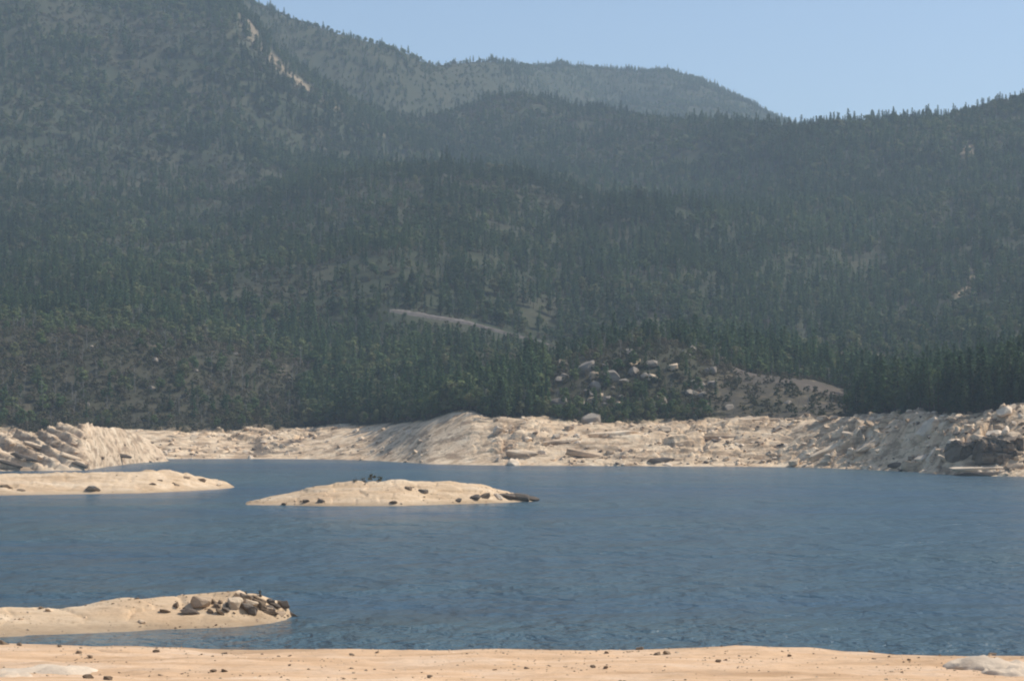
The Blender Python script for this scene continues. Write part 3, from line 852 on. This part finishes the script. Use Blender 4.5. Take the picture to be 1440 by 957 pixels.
for k, (px, row, L, W, H_, lab) in enumerate([(1385, 935, 2.4, 2.6, 0.85, 'bleached low rock hump at the corner of the beach'), (1432, 948, 1.8, 2.2, 0.7, 'second bleached rock hump beside the first at the beach corner'),
                                              (1362, 930, 0.9, 1.2, 0.5, 'small bleached rock at the end of the sand edge'),
                                              (55, 946, 3.2, 3.2, 0.62, 'flat pale rock sunk in the sand of the beach'), (8, 950, 0.9, 1.4, 0.5, 'narrow pale rock beside the flat one in the sand')]):
    x, y, z = beach_at(px, row)
    boulder('low_rock', HUMPS[k % 3], (x, y, z - 0.25), (L, W, H_), (0.0, 0.0, 0.6 * k), lab, None, 'rock')

# ------------------------------------------------------------------ trees and shrubs (unit height, several forms of each kind)
def quads_from(centres, normals_a, normals_b, sz):
    """little leaf-clump quads spanned by two direction vectors"""
    c = np.asarray(centres); a = np.asarray(normals_a) * np.asarray(sz)[:, None]; b = np.asarray(normals_b) * np.asarray(sz)[:, None]
    v = np.stack([c - a - b * 0.6, c + a - b * 0.6, c + a * 0.7 + b, c - a * 0.7 + b], 1).reshape(-1, 3)
    return v, np.arange(len(v)).reshape(-1, 4)

def rand_unit(n, r):
    v = r.normal(size=(n, 3)); return v / np.linalg.norm(v, axis=1)[:, None]

def trunk_geo(r, h, rad, bend=0.03, limbs=0, limb_h=(0.4, 0.8), limb_l=0.22, up=0.6):
    vs, fs = [], []
    def tube(pts, rads, k=6):
        base = len(vs)
        for p, q in zip(pts, rads):
            for i in range(k):
                an = 2 * math.pi * i / k
                vs.append((p[0] + q * math.cos(an), p[1] + q * math.sin(an), p[2]))
        for j in range(len(pts) - 1):
            for i in range(k):
                a = base + j * k + i; b = base + j * k + (i + 1) % k
                fs.append((a, b, b + k, a + k))
    path = [(0, 0, -0.06)]
    x = y = 0.0
    for j in range(1, 7):
        x += r.normal() * bend * 0.4; y += r.normal() * bend * 0.4
        path.append((x, y, h * j / 6))
    tube(path, [rad * (1.25 if j == 0 else 1 - 0.85 * j / 6) for j in range(7)])
    for _ in range(limbs):
        t = r.uniform(*limb_h); an = r.uniform(0, 6.28); L = limb_l * r.uniform(0.6, 1.2)
        p0 = np.array([np.interp(t * h, [p[2] for p in path], [p[k] for p in path]) for k in (0, 1)] + [t * h])
        dr = np.array([math.cos(an), math.sin(an), up * r.uniform(0.4, 1.3)])
        tube([p0, p0 + dr * L * 0.5, p0 + dr * L * np.array([1, 1, 1.15])], [rad * 0.42, rad * 0.3, rad * 0.1], 4)
    return np.array(vs), np.array(fs)

def pine_form(seed):
    r = np.random.default_rng(seed)
    tv, tf = trunk_geo(r, 0.96, 0.014, 0.02, 6, (0.2, 0.7), 0.14, 0.1)
    base = r.uniform(0.08, 0.25); wid = r.uniform(0.17, 0.25); shape = r.uniform(0.65, 1.0)
    C, A, B, S = [], [], [], []
    nb = 84
    for i in range(nb):
        t = (i + r.uniform(0, 0.9)) / nb
        h = base + (1.0 - base) * t
        L = wid * ((1 - t) ** shape * 0.95 + 0.05) * r.uniform(0.55, 1.15)
        if t < 0.15: L *= 0.5 + 3 * t
        an = r.uniform(0, 6.28)
        dv = np.array([math.cos(an), math.sin(an), 0])
        nk = 3 + int(L * 16)
        for k in range(nk):
            f = (k + 0.5) / nk
            p = dv * L * f + np.array([0, 0, h + 0.10 * L - 0.35 * L * f * f])
            p = p + r.normal(size=3) * 0.008
            side = np.array([-dv[1], dv[0], 0]) + r.normal(size=3) * 0.35
            out = dv * 0.7 + np.array([0, 0, r.uniform(-0.7, 0.6)]) + r.normal(size=3) * 0.3
            C.append(p); A.append(side / np.linalg.norm(side)); B.append(out / np.linalg.norm(out))
            S.append(r.uniform(0.016, 0.030) * (1.15 - 0.35 * t))
    cv, cf = quads_from(C, A, B, S)
    return (tv, tf), (cv, cf)

def round_form(seed, n=560, tall=1.0, lobes=9, wid=0.34, base=0.22, leaf=(0.022, 0.042), shrub=False):
    r = np.random.default_rng(seed)
    tv, tf = trunk_geo(r, 0.7, 0.018 if not shrub else 0.022, 0.05, 8 if not shrub else 5, (0.3, 0.9) if not shrub else (0.02, 0.5), 0.28, 0.8)
    C, A, B, S = [], [], [], []
    cl = []
    for i in range(lobes):
        h = r.uniform(base + 0.12, 0.86); an = r.uniform(0, 6.28); rr = wid * 0.62 * math.sqrt(r.random()) * (1.15 - 0.7 * max(0, h - 0.5))
        cl.append((np.array([rr * math.cos(an), rr * math.sin(an), h]), r.uniform(0.10, 0.17)))
    cl.append((np.array([0, 0, 0.88]), 0.11))
    for i in range(n):
        c, q = cl[r.integers(len(cl))]
        v = rand_unit(1, r)[0]
        p = c + v * q * r.uniform(0.55, 1.08) * np.array([1.1, 1.1, 0.85])
        if p[2] > 1.0: p[2] = 2.0 - p[2]
        a = rand_unit(1, r)[0] + 0.0; b = np.cross(a, v); nb_ = np.linalg.norm(b)
        if nb_ < 1e-3: continue
        b /= nb_
        a2 = np.cross(b, v); a2 = a2 + v * r.uniform(-0.6, 0.6); a2 /= np.linalg.norm(a2)
        C.append(p); A.append(a2); B.append(b); S.append(r.uniform(*leaf))
    cv, cf = quads_from(C, A, B, S)
    return (tv, tf), (cv, cf)

def snag_form(seed):
    r = np.random.default_rng(seed)
    return trunk_geo(r, 1.0, 0.016, 0.04, 16, (0.3, 0.95), 0.13, 0.9)

FORMS = {}
def keep(kind, n, make, leafmat):
    out = []
    for i in range(n):
        (tv, tf), (cv, cf) = make(i)
        trunk = mesh_from('trunk', tv, tf, [M['bark']])
        crown = mesh_from('crown', cv, cf, [leafmat])
        whole = mesh_from(kind, np.concatenate([tv, cv]), np.concatenate([tf, cf + len(tv)]), [M['bark'], leafmat], np.concatenate([np.zeros(len(tf)), np.ones(len(cf))]))
        out.append((trunk, crown, whole))
    FORMS[kind] = out
keep('pine_tree', 5, lambda i: pine_form(600 + i), M['pine'])
keep('broadleaf_tree', 4, lambda i: round_form(650 + i), M['leaf'])
keep('shrub', 4, lambda i: round_form(700 + i, 330, 1.0, 8, 0.75, 0.0, (0.04, 0.075), True), M['scrub'])
FORMS['snag'] = []
for i in range(3):
    v, f = snag_form(750 + i)
    t_ = mesh_from('trunk', v, f, [M['deadwood']])
    FORMS['snag'].append((t_, None, t_))

# where they grow
N = 190000
DMAX = 4500.0
pxr = rng.uniform(-150, 1590, N)
dd = np.sqrt(rng.uniform(640.0 ** 2, DMAX ** 2, N))
near_n = 13000
pxr = np.concatenate([pxr, rng.uniform(-80, 1520, near_n)])
dd = np.concatenate([dd, at_px(DB, pxr[-near_n:]) + 2 + rng.random(near_n) ** 1.4 * 260])
ok = (dd > at_px(DB, pxr) + 2) & (dd < at_px(D9, pxr) + 60)
pxr, dd = pxr[ok], dd[ok]
zz = land_z(pxr, dd)
bare, dry_and_lit, grey, row, lit = bare_masks(pxr, dd, zz)
xx = (pxr - 720) / FPX * dd
dens = np.clip(1.15 - 1.25 * bare, 0, 1)
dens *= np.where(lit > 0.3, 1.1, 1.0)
clump = vnoise(xx / 45, dd / 45, 801)
dens *= 0.62 + 0.6 * smooth(0.2, 0.55, clump)
dens *= np.where((box(pxr + 34 * fbm(xx / 10, dd / 10, 3, 881), 1005, 1178, 8) > 0.5) & (dd < 850), 0.55, 1.0)
knl = (box(pxr, 770, 1005, 8) > 0.5) & (dd < 890)
dens *= np.where(knl, 0.75, 1.0)
# thin out before the road cut so that it shows
keepm = rng.random(len(dd)) < dens
roadm = box(pxr, 545, 775, 6) & True if False else (np.abs(dd - 1205) < 9) & (pxr > 535) & (pxr < 785)
keepm &= ~roadm
pxr, dd, zz, bare, dry_and_lit, row, lit, xx = [a[keepm] for a in (pxr, dd, zz, bare, dry_and_lit, row, lit, xx)]
n = len(dd)
kindn = vnoise(xx / 90, dd / 90, 811); u = rng.random(n)
clear = smooth(0.52, 0.72, vnoise(xx / 130, dd / 85, 821))
p_shrub = np.clip(0.10 + 0.6 * clear * (dd > 1100) + 0.95 * np.where((dd < 1150), 0.75 * dry_and_lit, 0) + 0.25 * dry_and_lit, 0, 0.85)
p_broad = 0.26 + 0.45 * smooth(0.45, 0.75, kindn)
p_broad = np.where((pxr < 480) & (dd < 1120), 0.45, p_broad)
p_broad = np.where((pxr > 1190) & (dd < 900), 0.10, p_broad)
kind = np.where(u < p_shrub, 2, np.where(u < p_shrub + (1 - p_shrub) * p_broad, 1, 0))
kind = np.where((box(pxr + 34 * fbm(xx / 10, dd / 10, 3, 881), 1005, 1178, 5) > 0.5) & (dd < 850), 2, kind)
kind = np.where((box(pxr, 440, 700, 10) > 0.5) & (dd < 1060) & (kind == 0) & (rng.random(n) < 0.5), np.where(rng.random(n) < 0.6, 1, 2), kind)
low = (box(pxr, -200, 440, 12) > 0.5) & (dd < 1130) | (box(pxr, 765, 1000, 8) > 0.5) & (dd < 900)
kind = np.where(low & (kind == 0) & (rng.random(n) < 0.82), np.where(rng.random(n) < 0.35, 1, 2), kind)
kind = np.where(low & (kind == 1) & (rng.random(n) < 0.5), 2, kind)
kind = np.where((rng.random(n) < 0.04), 3, kind)
hgt = np.where(kind == 0, rng.normal(12.0, 4.0, n), np.where(kind == 1, rng.normal(8.2, 2.0, n), np.where(kind == 2, rng.normal(3.0, 0.9, n), rng.normal(9, 2.5, n))))
hgt = np.clip(hgt, 1.4, 21)
edge = dd - at_px(DB, pxr)
hgt = np.where(edge < 14, hgt * (0.6 + 0.4 * edge / 14), hgt)
knoll = box(pxr, 770, 1195, 15) * (dd < 900)
hgt = np.where(knoll > 0.5, hgt * np.where(kind == 0, 0.62, 0.7), hgt)
lefth = box(pxr, -100, 420, 20) * (dd < 1120)
hgt = np.where(lefth > 0.5, hgt * np.where(kind == 0, 0.7, 0.85), hgt)
hgt = np.where((dd < 1205) & (dd > 1090) & (pxr > 520) & (pxr < 805), np.minimum(hgt, 2.0 + 0.19 * (1205 - dd)), hgt)
hgt = np.where((dd > 960) & (dd < 1095) & (pxr > 670) & (pxr < 810), np.minimum(hgt, 6.0), hgt)
hgt = np.where(dd > 2800, hgt * 0.72, hgt)
wide = rng.uniform(0.85, 1.3, n) * np.where(dd > 2000, 1.25, 1.0)
rotz = rng.uniform(0, 6.283, n)
var = rng.integers(0, 60, n)

# seen from the water: not hidden behind a nearer rise
def seen(i):
    ds = np.linspace(float(at_px(D0, pxr[i])), dd[i] - 6, 160)
    zs = land_z(np.full_like(ds, pxr[i]), ds, False)
    top = (zz[i] + hgt[i] - CAM_H) / dd[i]
    return np.max((zs - CAM_H) / ds) < top - 0.25 * hgt[i] / dd[i]

KN = ['pine_tree', 'broadleaf_tree', 'shrub', 'snag']
LIM = [290, 200, 260, 40]
single = np.zeros(n, bool)
score = hgt / dd
for k in range(4):
    idx = np.where((kind == k) & (pxr > 2) & (pxr < 1438) & (row > 3))[0]
    idx = idx[np.argsort(-score[idx])][:LIM[k] * 3]
    c = 0
    for i in idx:
        if c >= LIM[k]: break
        if dd[i] < 1150 and seen(i):
            single[i] = True; c += 1

def place_of(p, d):
    e = d - float(at_px(DB, p))
    if p < 445: return 'on the brown left hill', 'left hill'
    if p < 770: return 'in the wood behind the inlet', 'inlet wood'
    if p < 1000: return 'on the rocky knoll', 'knoll'
    if p < 1195: return 'around the bare grey dome', 'dome'
    return 'in the dark wood above the broken bank', 'right wood'
LAB = {0: 'dark narrow pine standing', 1: 'rounded olive tree growing', 2: 'low olive brown shrub growing', 3: 'bare grey dead tree standing'}
CAT = {0: 'pine', 1: 'tree', 2: 'shrub', 3: 'dead tree'}
PLN = {0: 'pines', 1: 'round trees', 2: 'shrubs', 3: 'dead trees'}
for i in np.where(single)[0]:
    k = int(kind[i]); forms = FORMS[KN[k]]; tr, cr, _ = forms[var[i] % len(forms)]
    wh, gr = place_of(pxr[i], dd[i])
    nm = ['pine_tree', 'broadleaf_tree', 'shrub', 'dead_tree'][k]
    h = float(hgt[i]); w = h * float(wide[i])
    loc = (float(xx[i]), float(dd[i]), float(zz[i]) - 0.1)
    if cr is None:
        o = add_obj(nm, tr, None, loc, (0, 0, rotz[i]), (w, w, h))
    else:
        o = add_obj(nm, None, None, loc, (0, 0, rotz[i]), (w, w, h))
        o.empty_display_size = 0.1
        add_obj('trunk', tr, o); add_obj('crown', cr, o)
    e_ = float(dd[i] - at_px(DB, pxr[i]))
    cut = {0: (11.0, 15.5), 1: (6.0, 9.5), 2: (2.2, 4.0), 3: (7.0, 11.0)}[k]
    sw = 'tall ' if h > cut[1] else 'short ' if h < cut[0] else 'middle-sized '
    st_ = ' by the bank' if e_ < 16 else ''
    tag(o, sw + LAB[k].replace('low ', '') + ' ' + wh + st_, CAT[k], PLN[k] + ' of the ' + gr)

# a couple of bushes on the islet
for k, (px, row_, h) in enumerate([(522, 676, 1.5), (534, 676, 1.1), (512, 677, 0.9), (500, 677, 0.7)]):
    x, y, z = isl_at(mid_i, px, row_)
    tr, cr, _ = FORMS['shrub'][k]
    o = add_obj('shrub', None, None, (x, y, z - 0.05), (0, 0, k), (h * 1.4, h * 1.4, h)); o.empty_display_size = 0.1
    add_obj('trunk', tr, o); add_obj('crown', cr, o)
    tag(o, 'small grey green bush on the crest of the islet', 'shrub', 'bushes on the islet')
# dead stump sticks on the spit
for k, (px, row_, h) in enumerate([(345, 838, 0.5), (366, 838, 0.55)]):
    x, y, z = isl_at(near_i, px, row_)
    v, f = trunk_geo(np.random.default_rng(900 + k), 1.0, 0.2, 0.2, 4, (0.3, 0.7), 0.4, 0.7)
    o = add_obj('stump', mesh_from('stump', v, f, [M['driftwood']]), None, (x, y, z), (0.1, 0.15, k), (h, h, h))
    tag(o, 'dark dead stump among the rocks at the spit tip', 'stump', 'stumps on the spit')

# masses of alike pieces: the rest of the forest, rubble on the bank, gravel on the sand
def scatter(name, forms, pts, form_id, turn, size):
    protos = bpy.data.collections.new(name + '_forms')
    for j, f_ in enumerate(forms):
        protos.objects.link(bpy.data.objects.new('%s_form_%02d' % (name, j), f_))
    pm = bpy.data.meshes.new(name)
    pm.vertices.add(len(pts)); pm.vertices.foreach_set('co', np.asarray(pts, dtype=np.float32).ravel())
    a = pm.attributes.new('form', 'INT', 'POINT'); a.data.foreach_set('value', np.asarray(form_id, dtype=np.int32))
    for nm, v in (('turn', turn), ('size', size)):
        a = pm.attributes.new(nm, 'FLOAT_VECTOR', 'POINT'); a.data.foreach_set('vector', np.asarray(v, dtype=np.float32).ravel())
    ob = add_obj(name, pm)
    ng = bpy.data.node_groups.new(name, 'GeometryNodeTree')
    ng.interface.new_socket('Geometry', in_out='INPUT', socket_type='NodeSocketGeometry')
    ng.interface.new_socket('Geometry', in_out='OUTPUT', socket_type='NodeSocketGeometry')
    gi, go = ng.nodes.new('NodeGroupInput'), ng.nodes.new('NodeGroupOutput')
    m2p = ng.nodes.new('GeometryNodeMeshToPoints')
    ci = ng.nodes.new('GeometryNodeCollectionInfo'); ci.inputs['Collection'].default_value = protos
    ci.inputs['Separate Children'].default_value = True; ci.inputs['Reset Children'].default_value = True
    iop = ng.nodes.new('GeometryNodeInstanceOnPoints'); iop.inputs['Pick Instance'].default_value = True
    def named(n_, t):
        q = ng.nodes.new('GeometryNodeInputNamedAttribute'); q.data_type = t; q.inputs['Name'].default_value = n_
        return q.outputs['Attribute']
    L = ng.links.new
    e2r = ng.nodes.new('FunctionNodeEulerToRotation')
    L(named('turn', 'FLOAT_VECTOR'), e2r.inputs[0])
    L(gi.outputs[0], m2p.inputs['Mesh']); L(m2p.outputs['Points'], iop.inputs['Points'])
    L(ci.outputs[0], iop.inputs['Instance']); L(named('form', 'INT'), iop.inputs['Instance Index'])
    L(e2r.outputs[0], iop.inputs['Rotation']); L(named('size', 'FLOAT_VECTOR'), iop.inputs['Scale'])
    L(iop.outputs[0], go.inputs[0])
    ob.modifiers.new(name, 'NODES').node_group = ng
    return ob

rest = np.where(~single)[0]
base = {0: 0, 1: 5, 2: 9, 3: 13}; cnt = {0: 5, 1: 4, 2: 4, 3: 3}
fid = [base[int(k)] + int(v) % cnt[int(k)] for k, v in zip(kind[rest], var[rest])]
forest = scatter('forest', [w_ for kn in KN for (_, _, w_) in FORMS[kn]], np.stack([xx[rest], dd[rest], zz[rest] - 0.1], -1), fid,
                 np.stack([rest * 0.0, rest * 0.0, rotz[rest]], -1), np.stack([hgt[rest] * wide[rest], hgt[rest] * wide[rest], hgt[rest]], -1))
tag(forest, 'dense pine and scrub forest covering the mountain slopes', 'forest', kind='stuff')

nr = 4200
rp_ = rng.uniform(-60, 1500, nr); rt = rng.random(nr)
rd_ = at_px(D0, rp_) + 0.3 + rt * (at_px(B_W, rp_) + 4)
rx_ = (rp_ - 720) / FPX * rd_
okr = rng.random(nr) < at_px(ROCKY, rp_) * 0.9 * smooth(0.32, 0.6, vnoise(rx_ / 13, rd_ / 9, 841))
rp_, rd_, rx_ = rp_[okr], rd_[okr], rx_[okr]
nr = len(rp_)
rs = np.clip(rng.lognormal(-0.55, 0.5, nr), 0.2, 1.4)
rz_ = land_z(rp_, rd_)
forms_r = ROCKS['pale'] + ROCKS['white'][:4] + ROCKS['brown'][:2] + ROCKS['dark'][:1]
rub = scatter('rubble', forms_r, np.stack([rx_, rd_, rz_ + 0.1 * rs], -1), rng.integers(0, len(forms_r), nr),
              np.stack([rng.uniform(-.4, .4, nr), rng.uniform(-.4, .4, nr), rng.uniform(0, 6.28, nr)], -1),
              np.stack([rs * rng.uniform(0.9, 1.7, nr), rs * rng.uniform(.8, 1.3, nr), rs * rng.uniform(.6, 1.0, nr)], -1))
tag(rub, 'loose rubble scattered over the bare granite bank', 'rubble', kind='stuff')

ngv = 2300
gx_ = rng.uniform(-42, 42, ngv); gd_ = S_D(gx_) - rng.random(ngv) ** 1.2 * 34
okg = rng.random(ngv) < 0.25 + 0.9 * smooth(0.4, 0.65, vnoise(gx_ / 4, gd_ / 2.5, 851))
gx_, gd_ = gx_[okg], gd_[okg]
gz_ = np.array([beach_z(a, b) for a, b in zip(gx_, gd_)])
gs = np.clip(rng.lognormal(-3.0, 0.5, len(gx_)), 0.025, 0.16)
gpts = [np.stack([gx_, gd_, gz_ + 0.01], -1)]; gsz = [gs]
for (ip, iD, iZ), ng_, sc in ((near_i, 1300, 1.0), (mid_i, 600, 2.0), (left_i, 500, 2.0)):
    ii = rng.integers(10, len(ip) - 6, ng_ * 3); jj = rng.integers(15, iD.shape[0] - 15, ng_ * 3)
    dd_, zz_ = iD[jj, ii], iZ[jj, ii]; xx_ = (ip[ii] - 720) / FPX * dd_
    okk = (zz_ > 0.03) & (rng.random(len(ii)) < 0.06 + 0.6 * smooth(0.45, 0.7, vnoise(xx_ / (5 * sc), dd_ / (3 * sc), 861)))
    xx_, dd_, zz_ = xx_[okk][:ng_], dd_[okk][:ng_], zz_[okk][:ng_]
    gpts.append(np.stack([xx_, dd_, zz_], -1)); gsz.append(np.clip(rng.lognormal(-2.9, 0.5, len(xx_)), 0.03, 0.2) * sc)
gpts = np.concatenate(gpts); gs = np.concatenate(gsz); ngv = len(gs)
forms_g = ROCKS['brown'][:3] + ROCKS['pale'][:3] + ROCKS['pebble'][:2]
gra = scatter('gravel', forms_g, gpts, rng.integers(0, len(forms_g), ngv),
              np.stack([rng.uniform(-.4, .4, ngv), rng.uniform(-.4, .4, ngv), rng.uniform(0, 6.28, ngv)], -1),
              np.stack([gs * rng.uniform(0.9, 1.6, ngv), gs, gs * rng.uniform(.6, 1.0, ngv)], -1))
tag(gra, 'fine gravel strewn over the sandy shores', 'gravel', kind='stuff')
print('TREES', n, 'single', single.sum())

# ------------------------------------------------------------------ mountain road: graded bench with a pale cut bank behind it
rp = np.linspace(548, 792, 130)
rd = np.full_like(rp, 1206.0)
rz = gsm(land_z(rp, rd), 0)
rz = np.convolve(np.pad(rz, 8, mode='edge'), np.ones(17) / 17, 'valid') + 0.8
prof_ = [(-4.5, -3.0), (-2.5, -0.1), (2.5, 0.0), (2.8, 0.4), (5.0, 2.2), (7, 2.2), (11, -2.0)]
V = []
for (o_, h_) in prof_:
    jit = 0.5 * fbm(rp / 7, rp * 0 + o_, 3, 901) * (1 if o_ > 4.2 or o_ < -5 else 0.05)
    hh = h_ * (np.interp(rp, [548, 560, 650, 700, 772], [0.3, 0.6, 0.5, 0.15, 0.12]) if h_ > 0.1 else 1)
    V.append(np.stack([(rp - 720) / FPX * (rd + o_), rd + o_, rz + hh + jit], -1))
V = np.array(V)
m_cut = mat_plain('road_cut_earth', (0.10, 0.085, 0.07), (0.20, 0.17, 0.145), 0.3)
me = mesh_from('road', V.reshape(-1, 3), grid_faces(len(prof_), len(rp)), [m_cut])
tag(add_obj('road', me), 'pale road cut crossing the wooded slope', kind='structure')

# ------------------------------------------------------------------ air
zmax = float(max(Zg.max(), (zz + hgt).max())) + 25
hx0, hx1, hy0, hy1, hz0 = float(Xg.min()) - 60, float(Xg.max()) + 60, -160.0, float(rows_d.max()) + 80, -9.0
hv = [(x, y, z) for z in (hz0, zmax) for y in (hy0, hy1) for x in (hx0, hx1)]
hf = [(0, 2, 3, 1), (4, 5, 7, 6), (0, 1, 5, 4), (2, 6, 7, 3), (0, 4, 6, 2), (1, 3, 7, 5)]
hm = bpy.data.materials.new('summer_haze'); hm.use_nodes = True
hn = hm.node_tree
for q in list(hn.nodes):
    if q.type == 'BSDF_PRINCIPLED': hn.nodes.remove(q)
pv = hn.nodes.new('ShaderNodeVolumePrincipled')
pv.inputs['Color'].default_value = HAZE_COLOR
pv.inputs['Density'].default_value = HAZE_DENSITY
pv.inputs['Anisotropy'].default_value = 0.2
hn.links.new(pv.outputs[0], hn.nodes['Material Output'].inputs['Volume'])
me = mesh_from('haze', hv, hf, [hm])
tag(add_obj('haze', me), 'thin blue summer haze in the valley air', 'haze', kind='stuff')
